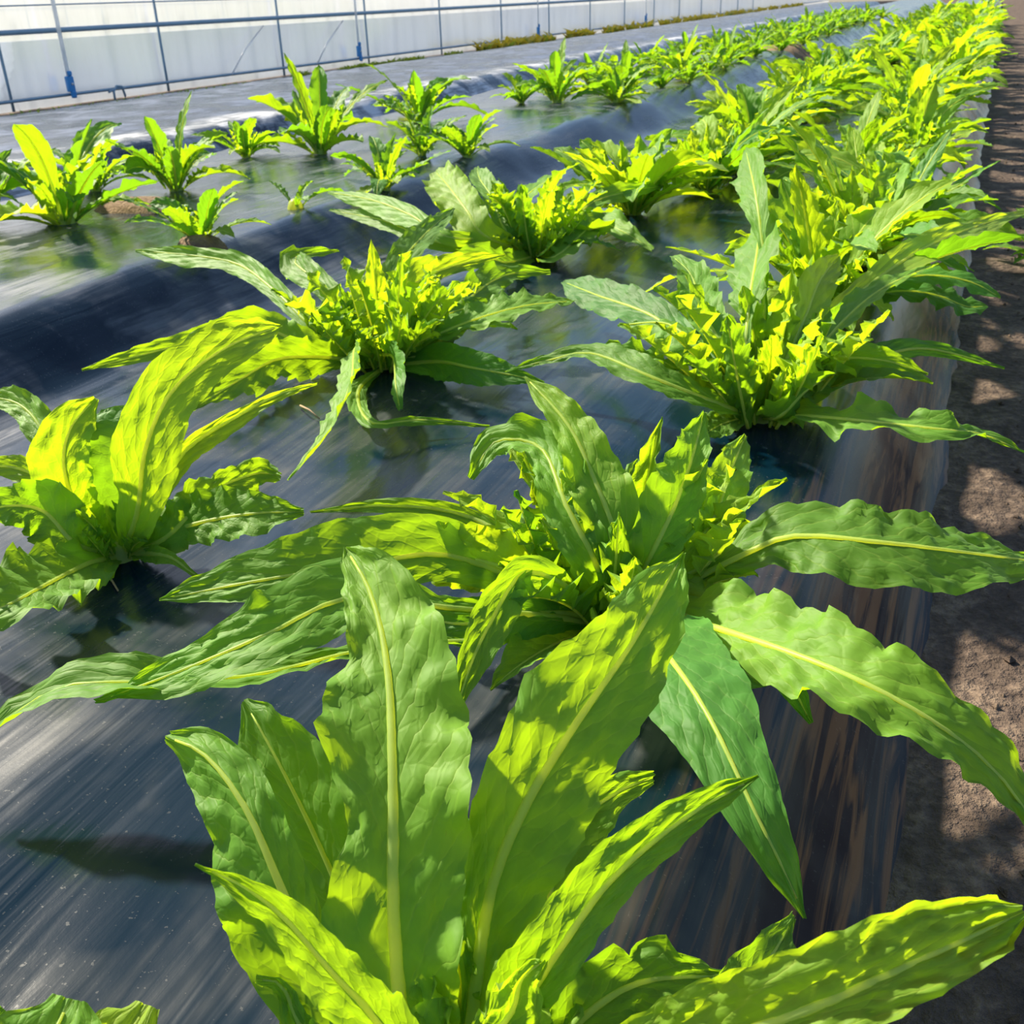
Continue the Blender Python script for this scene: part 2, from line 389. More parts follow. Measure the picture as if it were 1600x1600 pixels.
# ------------------------------------------------------------ greenhouse side wall
def wx(y): return -8.75+.012*(y-8)
wy = ysteps(-2, 60, .25, .06)
def wall_sheet(z0, z1_, off, wav, nz=10):
    vs = []; 
    for y in wy:
        for k in range(nz+1):
            z = z0+(z1_-z0)*k/nz; c = max(0, z-1.2)
            vs.append(Vector((wx(y)+off+c*c*.35+wav*noise.noise(Vector((y*2.2, z*1.2, off*9))), y, z)))
    n = nz+1
    return vs, [(i*n+j, i*n+j+1, (i+1)*n+j+1, (i+1)*n+j) for i in range(len(wy)-1) for j in range(nz)]
v, f = wall_sheet(.10, 2.6, -.05, .02, 16); tag(mesh_obj('wall_left', v, f, FILM), kind='structure')
v, f = wall_sheet(.0, .62, -.02, .03, 8); tag(mesh_obj('skirt_film', v, f, SKIRT), 'cloudy strip of plastic film along the foot of the greenhouse wall', 'plastic film')
def rail(name, z, r, label, off=.03):
    pts = [Vector((wx(y)+off, y, z)) for y in range(-2, 60, 2)]; v, f = tube(pts, [r]*len(pts), 10)
    o = mesh_obj(name, v, f, PIPE); tag(o, label, 'pipe'); return o
rail('side_rail', .70, .026, 'thick horizontal steel pipe running along the film wall at mid height', .05)
rail('base_pipe', .10, .016, 'thin steel pipe along the bottom edge of the film wall', .07)
rail('upper_rail', .93, .007, 'thin wire-like rail above the thick pipe on the film wall', .04)
hy = [3.5, 5.8, 7.95, 10.2, 12.5, 14.7, 17.1, 19.6, 22, 24.5, 27, 29.5, 32, 34.5, 37, 39.5, 42]
for i, y in enumerate(hy):
    pts = [Vector((wx(y)+.01+max(0, z-1.2)**2*.35, y, z)) for z in [0, .3, .6, .9, 1.2, 1.5, 1.8, 2.1, 2.4, 2.6]]
    v, f = tube(pts, [.015]*len(pts), 10); o = mesh_obj('hoop_post', v, f, PIPE)
    names = ['second', 'third', 'fourth', 'fifth', 'sixth']
    if i < 2: lb = 'upright steel hoop of the film wall outside the left of the view'
    if i == 2: lb = 'leftmost upright steel hoop in view against the film wall, left of the blue clip'
    elif 2 < i < 8: lb = '%s upright steel hoop counted from the left along the film wall' % names[i-3]
    elif i >= 8: lb = 'slim upright steel hoop in the distant stretch of the film wall'
    tag(o, lb, 'post', 'hoop posts of the film wall')
for i, (y, lb) in enumerate([(8.65, 'white strap with the largest blue clip, left part of the film wall'), (14.3, 'white strap hanging to a blue clip near the middle of the film wall'),
                             (21.2, 'white strap with a small blue clip, third along the film wall'), (28.5, 'white strap with the tiniest, farthest blue clip on the film wall')]):
    x = wx(y)+.10; e = empty('strap', (x, y, .2)); tag(e, lb, 'strap', 'straps with blue clips')
    zz = [.27+.1*k for k in range(23)]; vs = [Vector((max(0, z-1.2)**2*.35+a, b_, z-.2)) for z in zz for a, b_ in ((-.003, -.026), (.003, -.026), (.003, .026), (-.003, .026))]
    f = [(4*q+k, 4*q+(k+1) % 4, 4*q+4+(k+1) % 4, 4*q+4+k) for q in range(22) for k in range(4)]+[(3, 2, 1, 0), (88, 89, 90, 91)]; mesh_obj('band', vs, f, STRAP, e, smooth=False)
    v, f = merge(box(.0, 0, .0, .05, .085, .15), box(.02, 0, -.10, .04, .055, .07), box(.02, .0, .10, .03, .05, .05)); cl = mesh_obj('clip', v, f, BLUE, e, smooth=False)
    bm = cl.modifiers.new('b', 'BEVEL'); bm.width = .012; bm.segments = 2
    v, f = tube([Vector((.02, 0, .0)), Vector((.04, 0, 0))], [.012, .012], 10); mesh_obj('button', v, f, STRAP, cl)
e = empty('ground_hook', (wx(9.3)+.12, 9.3, .03)); tag(e, 'bent grey hook holding the bottom pipe just right of the big blue clip', 'hook')
v, f = tube([Vector(p) for p in ((0, -.09, -.06), (0, -.085, .05), (0, -.03, .10), (0, .05, .09), (0, .075, .0), (0, .07, -.06))], [.013]*6, 8); mesh_obj('hook_bar', v, f, PIPE, e)
v, f = tube([Vector(p) for p in ((0, -.16, .05), (0, -.05, .075), (0, .1, .07))], [.012]*3, 8); mesh_obj('cross_bar', v, f, PIPE, e)
for i, (ya, yb) in enumerate([(12.1, 11.3), (14.0, 13.2)]):
    v, f = tube([Vector((wx(ya)+.06, ya, .62)), Vector((wx(yb)+.06, (ya+yb)/2-.05, .35)), Vector((wx(yb)+.08, yb, .10))], [.014]*3, 6, .4)
    tag(mesh_obj('tie_cord', v, f, STRAP), ['slanting white cord on the film between the second and third hoops', 'slanting white cord beside the second blue clip on the film'][i], 'cord')
# neighbouring tunnel's thin frame seen faintly through the film
e = empty('outer_frame', (-10.6, 0, 0)); tag(e, 'thin grid of wires standing outside, faint behind the film wall', 'frame')
v, f = merge(*[tube([Vector((0, -1+.62*k, -.05)), Vector((0, -1+.62*k+.01, 2.2))], [.011]*2, 5) for k in range(70)]); mesh_obj('upright_wires', v, f, WIRE, e)
v, f = merge(*[tube([Vector((0, -2, z)), Vector((0, 45, z))], [.012]*2, 5) for z in (.9, 1.15, 1.5)]); mesh_obj('cross_wires', v, f, WIRE, e)

# ------------------------------------------------------------ lettuces
SPREAD = {}
def face_of(fv):
    ya = math.atan2(VPX-800, F); rt = Vector((math.cos(ya), math.sin(ya), 0)); tw = Vector((math.sin(ya), -math.cos(ya), 0))
    return rt*fv[0]+Vector((0, 0, fv[1]))+tw*fv[2]
CAMF = (0, .45, .9)
def hero(base_px, label, leaves, hearts=12, hs=1.0, seed=0, extra=None):
    b = at(*base_px, BED); b.z = z1(b.x, b.y); e = empty('lettuce_plant', b)
    tag(e, label, 'lettuce', 'lettuces on the nearest bed'); crown(e)
    for i, lf in enumerate(leaves):
        pts, wd = lf[0], lf[1]; kw = dict(lf[2]) if len(lf) > 2 else {}
        wp = [at(px, py, BED+h) for px, py, h in pts]
        if kw.pop('root', True): wp = [b+Vector((0, 0, .0))]+wp
        dm = sum(depth(p) for p in wp)/len(wp); Pm, Ln = spline(wp, 20)
        wm = [(u, a*depth(Pm[min(20, int(u*20))])/F, c*depth(Pm[min(20, int(u*20))])/F) for u, a, c in wd]
        face = face_of(kw.pop('face', CAMF))
        build_leaf(e, [p-b for p in wp], wm, face, seed*50+i, **kw)
    heart(e, seed+900, hearts, hs)
    if extra:
        rg = random.Random(seed+7)
        for az, el, ln, wdt, dr in extra:
            gen_leaf(e, rg, ln, wdt, R(az), R(el), dr)
    return e

hero((720, 1790), 'lettuce plant nearest the viewer, its tall leaves rising from the bottom edge of the view', [
  ([(640,1640,.06),(616,1450,.13),(614,1250,.19),(606,1050,.235),(580,930,.26),(540,856,.275)],
   [(0,20,20),(.1,70,65),(.2,105,95),(.33,112,112),(.46,70,125),(.6,112,118),(.70,98,105),(.755,58,98),(.80,50,88),(.9,42,62),(.97,22,26),(1,2,2)], dict(fold=.18, ruf=.20, ruff=4.5, ribw=.0058, teeth=.10, nu=80, nv=12, face=(0,.3,1), blis=.014)),
  ([(738,1590,.06),(765,1400,.12),(820,1260,.17),(900,1130,.215),(990,1000,.25),(1068,864,.28)],
   [(0,6,6),(.2,20,30),(.36,60,90),(.5,88,105),(.64,105,85),(.78,72,78),(.9,48,45),(1,2,2)], dict(fold=.16, ruf=.20, ruff=4, ribw=.0055, teeth=.10, nu=80, nv=12, face=(-.15,.3,1), blis=.014)),
  ([(520,1560,.09),(445,1400,.16),(385,1265,.20),(320,1180,.215),(258,1150,.215)],
   [(0,8,8),(.25,80,30),(.45,135,45),(.65,120,50),(.82,75,50),(.93,55,40),(1,12,10)], dict(fold=-.55, cup=.1, ruf=.10, ruff=4, ribw=.0045, teeth=.05, nu=70, nv=12, face=(.1,.5,.9))),
  ([(580,1560,.04),(550,1440,.09),(490,1300,.14),(435,1190,.18),(382,1095,.21)],
   [(0,10,10),(.3,70,80),(.6,100,115),(.8,90,105),(.93,55,60),(1,8,8)], dict(fold=.1, ruf=.08, ruff=4, teeth=.05, nu=60, nv=10, face=(-.6,.45,.65))),
  ([(600,1610,.15),(520,1520,.20),(440,1430,.24),(370,1380,.265),(305,1350,.28)],
   [(0,6,6),(.3,30,30),(.5,52,55),(.68,46,48),(.85,28,30),(1,2,2)], dict(fold=.35, ruf=.16, ruff=8, ribw=.0036, teeth=.16, nu=64, nv=9, face=(.1,.6,.8))),
  ([(800,1600,.09),(870,1490,.15),(950,1380,.19),(1060,1285,.225),(1185,1212,.245)],
   [(0,6,6),(.25,40,35),(.42,75,42),(.6,62,40),(.78,48,32),(.92,26,18),(1,3,3)], dict(fold=.40, ruf=.15, ruff=7, ribw=.004, teeth=.12, nu=64, nv=9, face=(-.1,.6,.8))),
  ([(900,1700,.08),(1080,1640,.14),(1250,1583,.19),(1420,1508,.21),(1600,1425,.215)],
   [(0,6,6),(.3,55,45),(.5,90,62),(.68,92,60),(.84,80,52),(.95,48,38),(1,14,14)], dict(fold=.25, ruf=.09, ruff=9, ribw=.005, teeth=.12, nu=80, nv=12, face=(0,.8,.6), blis=.02, mat=YOUNG)),
  ([(830,1690,.05),(900,1600,.09),(1000,1535,.11),(1130,1525,.11)],
   [(0,8,8),(.35,60,50),(.6,85,60),(.8,60,50),(1,10,10)], dict(fold=.2, ruf=.30, ruff=6, teeth=.5, tn=9, nu=60, nv=9, face=(0,.7,.7))),
  ([(760,1640,.09),(800,1580,.12),(815,1530,.15),(850,1500,.17)],
   [(0,8,8),(.4,45,45),(.7,50,60),(1,10,10)], dict(fold=.3, ruf=.5, ruff=6, teeth=.4, nu=40, nv=8, mat=YOUNG)),
  ([(560,1700,.04),(480,1620,.06),(440,1540,.09),(400,1530,.10)],
   [(0,8,8),(.5,45,45),(1,8,8)], dict(fold=.3, ruf=.3, nu=40, nv=8)),
  ([(690,1600,.05),(680,1450,.09),(690,1330,.12),(700,1230,.13)],
   [(0,8,8),(.4,70,70),(.7,75,75),(1,10,10)], dict(fold=.1, ruf=.12, nu=50, nv=8, mat=DEEP)),
  ([(800,1560,.04),(850,1420,.09),(890,1300,.12),(960,1240,.13),(1020,1215,.12)],
   [(0,8,8),(.4,65,50),(.7,50,60),(.9,25,22),(1,12,10)], dict(fold=.1, ruf=.2, nu=50, nv=8)),
  ([(960,1690,.05),(1120,1590,.09),(1200,1500,.10),(1240,1430,.10)],
   [(0,8,8),(.5,50,60),(.8,55,50),(1,8,8)], dict(fold=.2, ruf=.2, nu=50, nv=8)),
], hearts=10, seed=1)

hero((955, 985), 'large lettuce in the middle of the view, its leaves splayed wide to both sides', [
  ([(860,930,.06),(700,868,.12),(560,884,.14),(400,908,.13),(250,937,.10)],
   [(0,6,6),(.2,25,25),(.4,45,60),(.6,52,82),(.8,34,52),(.93,16,24),(1,2,2)], dict(fold=.10, ruf=.05, ruff=4, teeth=.04, nu=70, nv=10, face=(0,.75,.65), ribw=.004)),
  ([(870,965,.06),(700,950,.12),(545,935,.15),(420,990,.155),(290,1045,.13),(150,1097,.10)],
   [(0,6,6),(.25,12,12),(.4,14,22),(.55,62,76),(.7,66,72),(.85,50,38),(1,3,3)], dict(fold=.12, ruf=.10, ruff=5, teeth=.05, nu=80, nv=10, face=(-.1,.9,.45), ribw=.0045, blis=.016)),
  ([(780,1000,.04),(600,1010,.08),(400,1055,.10),(240,1065,.11),(110,1070,.11),(30,1110,.09),(-50,1180,.06)],
   [(0,6,6),(.3,12,12),(.5,25,25),(.65,38,42),(.8,50,50),(.9,45,40),(1,8,8)], dict(fold=.3, ruf=.16, ruff=5, teeth=.08, nu=80, nv=9, face=(-.3,.9,.25), twist=.2)),
  ([(900,930,.09),(860,902,.13),(812,898,.145),(765,975,.12),(735,1040,.10),(712,1115,.07)],
   [(0,5,5),(.3,10,10),(.5,26,26),(.7,36,38),(.85,28,26),(1,5,5)], dict(fold=.2, ruf=.14, ruff=5, nu=60, nv=8, face=(0,.5,.9))),
  ([(1075,912,.08),(1160,868,.12),(1240,838,.15),(1380,848,.16),(1530,866,.14),(1640,880,.10)],
   [(0,6,6),(.25,8,8),(.36,60,40),(.5,82,78),(.68,78,84),(.85,50,48),(1,4,4)], dict(fold=-.10, ruf=.12, ruff=7, teeth=.10, nu=80, nv=10, face=(-.1,.95,.35), ribw=.0045, blis=.018)),
  ([(1040,960,.06),(1130,985,.11),(1300,1045,.15),(1450,1122,.14),(1560,1210,.10),(1650,1340,.05)],
   [(0,6,6),(.18,36,26),(.32,86,55),(.5,90,75),(.65,84,76),(.8,68,52),(.92,42,30),(1,3,3)], dict(fold=.12, ruf=.16, ruff=7, teeth=.12, nu=80, nv=11, face=(-.2,.95,.35), ribw=.005, blis=.02)),
  ([(1000,975,.10),(1040,1020,.15),(1105,1115,.165),(1180,1270,.14),(1225,1360,.11),(1258,1435,.08)],
   [(0,6,6),(.15,20,15),(.3,92,80),(.48,100,86),(.64,92,80),(.8,62,58),(.93,34,30),(1,3,3)], dict(fold=-.12, ruf=.06, ruff=4, teeth=.05, nu=76, nv=11, face=(0,.75,.65), ribw=.004, mat=DEEP)),
  ([(935,890,.12),(885,790,.18),(845,700,.21),(775,690,.205),(735,748,.17)],
   [(0,6,6),(.25,40,25),(.5,40,52),(.7,30,50),(.88,28,30),(1,6,6)], dict(fold=.25, ruf=.30, ruff=5, teeth=.2, nu=64, nv=9)),
  ([(965,860,.14),(925,740,.21),(885,660,.25),(820,588,.28)],
   [(0,6,6),(.3,30,35),(.5,50,55),(.7,32,40),(.88,20,24),(1,2,2)], dict(fold=.25, ruf=.18, ruff=6, nu=64, nv=9, mat=YOUNG)),
  ([(960,870,.13),(945,790,.18),(905,710,.215),(890,670,.23)],
   [(0,8,8),(.35,38,38),(.7,52,52),(.9,30,30),(1,4,4)], dict(fold=.1, ruf=.12, ruff=5, nu=50, nv=8, face=(0,.3,1))),
  ([(1010,880,.12),(1050,800,.17),(1080,720,.21),(1100,645,.24)],
   [(0,8,8),(.3,40,30),(.6,55,42),(.85,35,25),(1,4,4)], dict(fold=.3, ruf=.22, ruff=6, teeth=.2, nu=50, nv=8)),
  ([(1040,900,.08),(1110,820,.12),(1140,740,.15),(1165,680,.17)],
   [(0,8,8),(.3,30,30),(.6,42,42),(.85,28,28),(1,4,4)], dict(fold=.2, ruf=.25, ruff=6, nu=50, nv=8)),
  ([(1080,985,.04),(1160,1005,.07),(1225,1055,.08),(1268,1130,.05)],
   [(0,6,6),(.4,25,25),(.7,34,32),(.9,20,20),(1,4,4)], dict(fold=.15, ruf=.08, nu=40, nv=7, mat=DEEP)),
  ([(880,930,.06),(780,885,.10),(660,858,.12),(590,840,.12)],
   [(0,8,8),(.3,40,45),(.6,52,60),(.85,40,40),(1,6,6)], dict(fold=.15, ruf=.30, ruff=8, teeth=.15, nu=56, nv=9, mat=YOUNG, blis=.02)),
  ([(870,900,.07),(740,810,.10),(610,790,.11),(485,800,.09)],
   [(0,6,6),(.4,16,14),(.7,16,14),(1,2,2)], dict(fold=.3, ruf=.1, nu=50, nv=6)),
  ([(900,960,.05),(820,960,.07),(720,975,.06),(650,960,.05)],
   [(0,6,6),(.4,35,35),(.7,42,42),(1,6,6)], dict(fold=.1, ruf=.1, nu=40, nv=7, mat=DEEP)),
  ([(1010,930,.07),(1090,890,.10),(1160,850,.11),(1230,860,.09)],
   [(0,6,6),(.4,40,40),(.7,45,50),(1,6,6)], dict(fold=.2, ruf=.35, ruff=7, teeth=.3, nu=50, nv=8, mat=YOUNG)),
], hearts=30, hs=1.65, seed=2, extra=[(100,55,.26,.035,.8),(60,50,.28,.035,1.0),(140,40,.26,.04,1.0),(250,25,.20,.035,.7),(330,30,.22,.035,.8)])

hero((1190, 655), 'lettuce behind the middle one, a tall pale leaf up and long leaves over the path', [
  ([(1168,560,.12),(1170,480,.19),(1182,400,.25),(1190,335,.29)],
   [(0,5,5),(.35,10,10),(.5,45,42),(.7,52,55),(.88,34,30),(1,6,6)], dict(fold=.12, ruf=.14, ruff=6, teeth=.12, nu=60, nv=9, face=(-.8,.35,.5), ribw=.005)),
  ([(1195,430,.22),(1190,370,.28),(1180,300,.345),(1165,233,.39)],
   [(0,5,5),(.45,8,8),(.65,30,28),(.82,34,30),(.93,20,18),(1,3,3)], dict(fold=.12, ruf=.12, ruff=5, nu=56, nv=8, face=(-.8,.35,.5))),
  ([(1235,620,.06),(1300,565,.11),(1380,563,.12),(1450,585,.10)],
   [(0,6,6),(.35,35,40),(.6,35,18),(.85,16,10),(1,2,2)], dict(fold=.3, ruf=.3, nu=50, nv=8)),
  ([(1300,600,.06),(1370,560,.09),(1450,545,.09),(1570,575,.05)],
   [(0,4,4),(.3,12,12),(.5,24,18),(.75,14,10),(1,2,2)], dict(fold=-.2, ruf=.1, nu=50, nv=7, mat=DEEP)),
  ([(1250,650,.05),(1370,660,.09),(1480,672,.10),(1540,680,.08),(1610,712,.05)],
   [(0,6,6),(.25,32,26),(.45,50,40),(.65,34,30),(.8,26,16),(1,2,2)], dict(fold=.15, ruf=.35, ruff=4, teeth=.12, nu=60, nv=9, face=(-.15,.95,.3))),
  ([(1240,600,.09),(1310,510,.14),(1380,450,.17),(1465,412,.18)],
   [(0,5,5),(.3,22,22),(.55,34,26),(.8,22,16),(1,2,2)], dict(fold=.2, ruf=.14, ruff=7, nu=56, nv=8, face=(-.4,.9,.25))),
  ([(1240,560,.10),(1340,460,.15),(1440,390,.17),(1530,352,.16),(1625,325,.13)],
   [(0,5,5),(.25,20,22),(.5,26,40),(.7,14,26),(.85,8,10),(1,3,3)], dict(fold=.25, ruf=.14, ruff=5, nu=60, nv=8, face=(-.2,.6,.7), mat=YOUNG)),
  ([(1120,630,.06),(1020,590,.10),(925,552,.11),(860,562,.09),(790,580,.06)],
   [(0,5,5),(.3,24,22),(.55,30,32),(.78,12,16),(1,2,2)], dict(fold=.2, ruf=.12, nu=60, nv=8, face=(0,.75,.6))),
  ([(1140,600,.08),(1085,540,.14),(1040,505,.16),(965,508,.14)],
   [(0,5,5),(.35,18,18),(.6,40,30),(.85,26,14),(1,2,2)], dict(fold=-.35, ruf=.10, nu=56, nv=8, face=(0,.8,.5))),
  ([(1120,590,.08),(1030,500,.13),(930,460,.12),(880,440,.10)],
   [(0,5,5),(.35,26,30),(.6,36,36),(.85,26,26),(1,4,4)], dict(fold=.1, ruf=.12, nu=56, nv=8, mat=DEEP)),
  ([(1140,560,.12),(1100,490,.17),(1080,430,.20),(1050,400,.21)],
   [(0,5,5),(.35,26,30),(.6,34,36),(.85,20,26),(1,4,4)], dict(fold=.3, ruf=.18, nu=50, nv=8)),
  ([(1230,560,.12),(1260,490,.16),(1280,440,.19),(1310,400,.20)],
   [(0,5,5),(.35,26,24),(.6,34,30),(.85,20,20),(1,4,4)], dict(fold=.3, ruf=.18, nu=50, nv=8, mat=YOUNG)),
  ([(1120,610,.06),(1110,560,.10),(1085,520,.12),(1065,515,.11)],
   [(0,8,8),(.4,22,22),(.7,20,24),(1,4,4)], dict(fold=.3, ruf=.3, nu=40, nv=7, mat=YOUNG)),
  ([(1220,650,.05),(1260,610,.09),(1310,575,.10),(1330,540,.10)],
   [(0,8,8),(.4,45,38),(.7,40,36),(1,4,4)], dict(fold=.2, ruf=.3, teeth=.4, tn=8, nu=40, nv=8)),
], hearts=30, hs=1.9, seed=3, extra=[(100,50,.32,.035,.9),(60,45,.32,.035,1.0),(140,40,.30,.04,1.0),(20,40,.3,.035,.9),(240,15,.16,.03,.4)])

hero((190, 868), 'upright backlit yellow-green lettuce at the left edge with a blunt broad central leaf', [
  ([(190,800,.06),(197,730,.13),(200,670,.18),(198,632,.205)],
   [(0,10,10),(.25,50,52),(.5,62,66),(.75,68,70),(.93,66,62),(1,40,40)], dict(fold=.15, ruf=.06, nu=50, nv=9, face=(0,.2,1), mat=DEEP, teeth=.05)),
  ([(125,800,.07),(100,730,.14),(110,670,.19),(150,622,.22)],
   [(0,8,8),(.3,40,42),(.6,52,50),(.85,36,34),(1,6,6)], dict(fold=.25, ruf=.12, nu=50, nv=9, face=(0,.2,1), mat=YOUNG)),
  ([(215,800,.09),(228,700,.19),(270,610,.26),(350,545,.30),(440,508,.30)],
   [(0,8,8),(.2,34,36),(.4,52,62),(.6,52,50),(.8,46,36),(.93,22,20),(1,2,2)], dict(fold=.15, ruf=.05, ruff=4, nu=64, nv=9, face=(-.1,.35,.9), mat=YOUNG, teeth=.05)),
  ([(110,790,.07),(75,690,.14),(35,635,.17),(-20,618,.17)],
   [(0,5,5),(.4,14,14),(.6,26,30),(.85,20,26),(1,3,3)], dict(fold=.3, ruf=.15, nu=50, nv=8)),
  ([(120,800,.06),(60,745,.11),(0,728,.12),(-50,740,.11)],
   [(0,5,5),(.4,18,18),(.7,22,22),(1,3,3)], dict(fold=.2, ruf=.15, nu=40, nv=7, mat=YOUNG)),
  ([(230,800,.06),(290,705,.13),(380,645,.17),(440,615,.18),(495,600,.175)],
   [(0,5,5),(.3,16,22),(.55,12,26),(.8,6,12),(1,2,2)], dict(fold=.3, ruf=.08, nu=56, nv=8, mat=YOUNG)),
  ([(240,840,.03),(320,815,.06),(400,802,.08),(475,800,.08)],
   [(0,8,8),(.3,48,36),(.55,52,42),(.8,36,40),(1,6,6)], dict(fold=.15, ruf=.20, nu=50, nv=9, face=(0,.75,.6))),
  ([(140,880,.03),(60,920,.06),(0,950,.07),(-70,960,.05)],
   [(0,8,8),(.3,50,55),(.6,60,85),(.85,40,50),(1,6,6)], dict(fold=.2, ruf=.22, nu=50, nv=9, face=(0,.6,.8))),
  ([(220,865,.01),(265,870,.035),(300,895,.02),(318,905,.01)],
   [(0,6,6),(.5,16,16),(1,3,3)], dict(fold=.2, ruf=.1, nu=30, nv=6)),
  ([(120,850,.05),(70,800,.09),(20,790,.1),(-30,800,.09)],
   [(0,8,8),(.3,40,40),(.6,45,55),(.85,30,30),(1,6,6)], dict(fold=.2, ruf=.3, nu=50, nv=8)),
  ([(260,840,.04),(330,770,.08),(400,740,.09),(440,745,.09)],
   [(0,8,8),(.3,35,30),(.6,32,32),(.85,24,24),(1,6,6)], dict(fold=.2, ruf=.35, teeth=.35, nu=50, nv=8)),
], hearts=9, hs=.9, seed=4)

hero((600, 575), 'bright lettuce left of centre with long thin leaves over the dark furrow', [
  ([(500,520,.07),(430,455,.12),(370,412,.14),(290,398,.14),(212,392,.12)],
   [(0,5,5),(.35,16,18),(.55,20,20),(.75,22,15),(.9,12,8),(1,2,2)], dict(fold=.25, ruf=.15, ruff=5, nu=60, nv=8)),
  ([(500,550,.04),(400,510,.08),(310,532,.08),(220,555,.06),(128,578,.04)],
   [(0,5,5),(.25,22,26),(.45,24,30),(.65,20,20),(.85,12,14),(1,2,2)], dict(fold=.2, ruf=.25, ruff=6, teeth=.2, nu=60, nv=8)),
  ([(530,470,.10),(460,410,.14),(470,400,.15),(530,392,.14)],
   [(0,5,5),(.4,20,18),(.7,28,22),(1,3,3)], dict(fold=.25, ruf=.15, nu=50, nv=8)),
  ([(600,510,.08),(640,450,.12),(700,418,.15),(790,398,.155)],
   [(0,5,5),(.3,30,20),(.55,34,18),(.8,16,8),(1,2,2)], dict(fold=.25, ruf=.18, nu=50, nv=8, mat=YOUNG)),
  ([(575,550,.06),(555,545,.10),(548,600,.10),(510,680,.08),(450,750,.04)],
   [(0,5,5),(.25,14,14),(.45,30,26),(.65,34,26),(.85,28,22),(1,3,3)], dict(fold=.35, ruf=.12, nu=60, nv=8, face=(-.6,.7,.4), twist=.1)),
  ([(600,555,.05),(615,560,.07),(618,600,.06),(625,640,.03)],
   [(0,8,8),(.4,32,30),(.7,30,28),(1,4,4)], dict(fold=-.2, ruf=.10, nu=40, nv=7, mat=DEEP)),
  ([(660,535,.06),(740,500,.10),(820,478,.12),(895,470,.11)],
   [(0,5,5),(.3,18,20),(.55,42,36),(.8,42,26),(.95,18,14),(1,5,5)], dict(fold=.1, ruf=.16, nu=56, nv=9, face=(-.3,.9,.3))),
  ([(680,565,.03),(740,575,.05),(810,588,.05),(850,600,.04)],
   [(0,8,8),(.4,32,32),(.7,26,28),(1,4,4)], dict(fold=.15, ruf=.12, nu=44, nv=7, mat=DEEP)),
  ([(560,610,.02),(580,660,.03),(660,656,.035),(765,666,.02)],
   [(0,5,5),(.4,14,20),(.7,8,14),(1,2,2)], dict(fold=.1, ruf=.1, nu=44, nv=6)),
  ([(600,480,.09),(620,420,.14),(660,370,.17),(710,325,.19)],
   [(0,5,5),(.3,20,20),(.6,26,24),(.85,14,16),(1,2,2)], dict(fold=.3, ruf=.14, nu=50, nv=8)),
  ([(530,560,.03),(440,560,.06),(380,590,.06),(300,640,.04)],
   [(0,8,8),(.4,34,34),(.7,32,32),(1,4,4)], dict(fold=.2, ruf=.3, teeth=.3, nu=50, nv=8)),
  ([(680,540,.05),(730,470,.09),(790,430,.10),(860,425,.09)],
   [(0,8,8),(.4,28,28),(.7,28,28),(1,4,4)], dict(fold=.2, ruf=.3, teeth=.3, nu=50, nv=8)),
], hearts=32, hs=1.8, seed=5, extra=[(100,50,.30,.035,.9),(60,45,.30,.035,1.0),(150,40,.30,.035,1.0),(20,40,.3,.035,.9),(200,20,.24,.035,.7)])

hero((840, 400), 'lettuce with two leaves forking leftwards, third along the left row of the nearest bed', [
  ([(780,375,.05),(700,370,.10),(640,335,.13),(580,312,.14),(512,300,.13)],
   [(0,5,5),(.35,14,14),(.6,24,18),(.85,14,10),(1,2,2)], dict(fold=-.2, ruf=.08, nu=50, nv=8)),
  ([(780,385,.03),(690,380,.07),(600,345,.09),(515,328,.08)],
   [(0,5,5),(.4,16,14),(.7,16,14),(1,2,2)], dict(fold=.2, ruf=.1, nu=50, nv=8)),
  ([(760,370,.08),(730,330,.14),(700,290,.18),(680,268,.19)],
   [(0,8,8),(.35,32,30),(.7,34,30),(.9,26,26),(1,8,8)], dict(fold=.15, ruf=.25, nu=50, nv=9, face=(0,.2,1), mat=YOUNG)),
  ([(790,360,.09),(770,310,.15),(750,280,.18),(745,262,.19)],
   [(0,6,6),(.5,18,22),(.8,16,18),(1,3,3)], dict(fold=.3, ruf=.15, nu=40, nv=7)),
  ([(790,370,.07),(810,320,.12),(850,285,.15),(905,255,.155)],
   [(0,6,6),(.4,24,22),(.7,22,18),(.9,10,10),(1,2,2)], dict(fold=.2, ruf=.12, nu=50, nv=8, face=(-.5,.85,.2))),
  ([(860,385,.06),(920,320,.10),(980,300,.12),(1040,290,.10)],
   [(0,6,6),(.4,20,22),(.7,18,18),(1,2,2)], dict(fold=.2, ruf=.2, nu=50, nv=8)),
  ([(870,400,.04),(930,350,.08),(970,360,.08),(1020,390,.05)],
   [(0,6,6),(.4,26,26),(.7,26,22),(1,4,4)], dict(fold=.2, ruf=.3, nu=50, nv=8)),
  ([(790,410,.04),(750,400,.08),(700,420,.07),(660,440,.04)],
   [(0,6,6),(.4,24,24),(.7,22,22),(1,4,4)], dict(fold=.2, ruf=.2, nu=40, nv=7)),
], hearts=24, hs=1.8, seed=6, extra=[(100,50,.30,.035,.9),(60,45,.32,.035,1.0),(20,40,.3,.035,.9),(340,35,.3,.035,.9),(240,20,.2,.03,.6)])

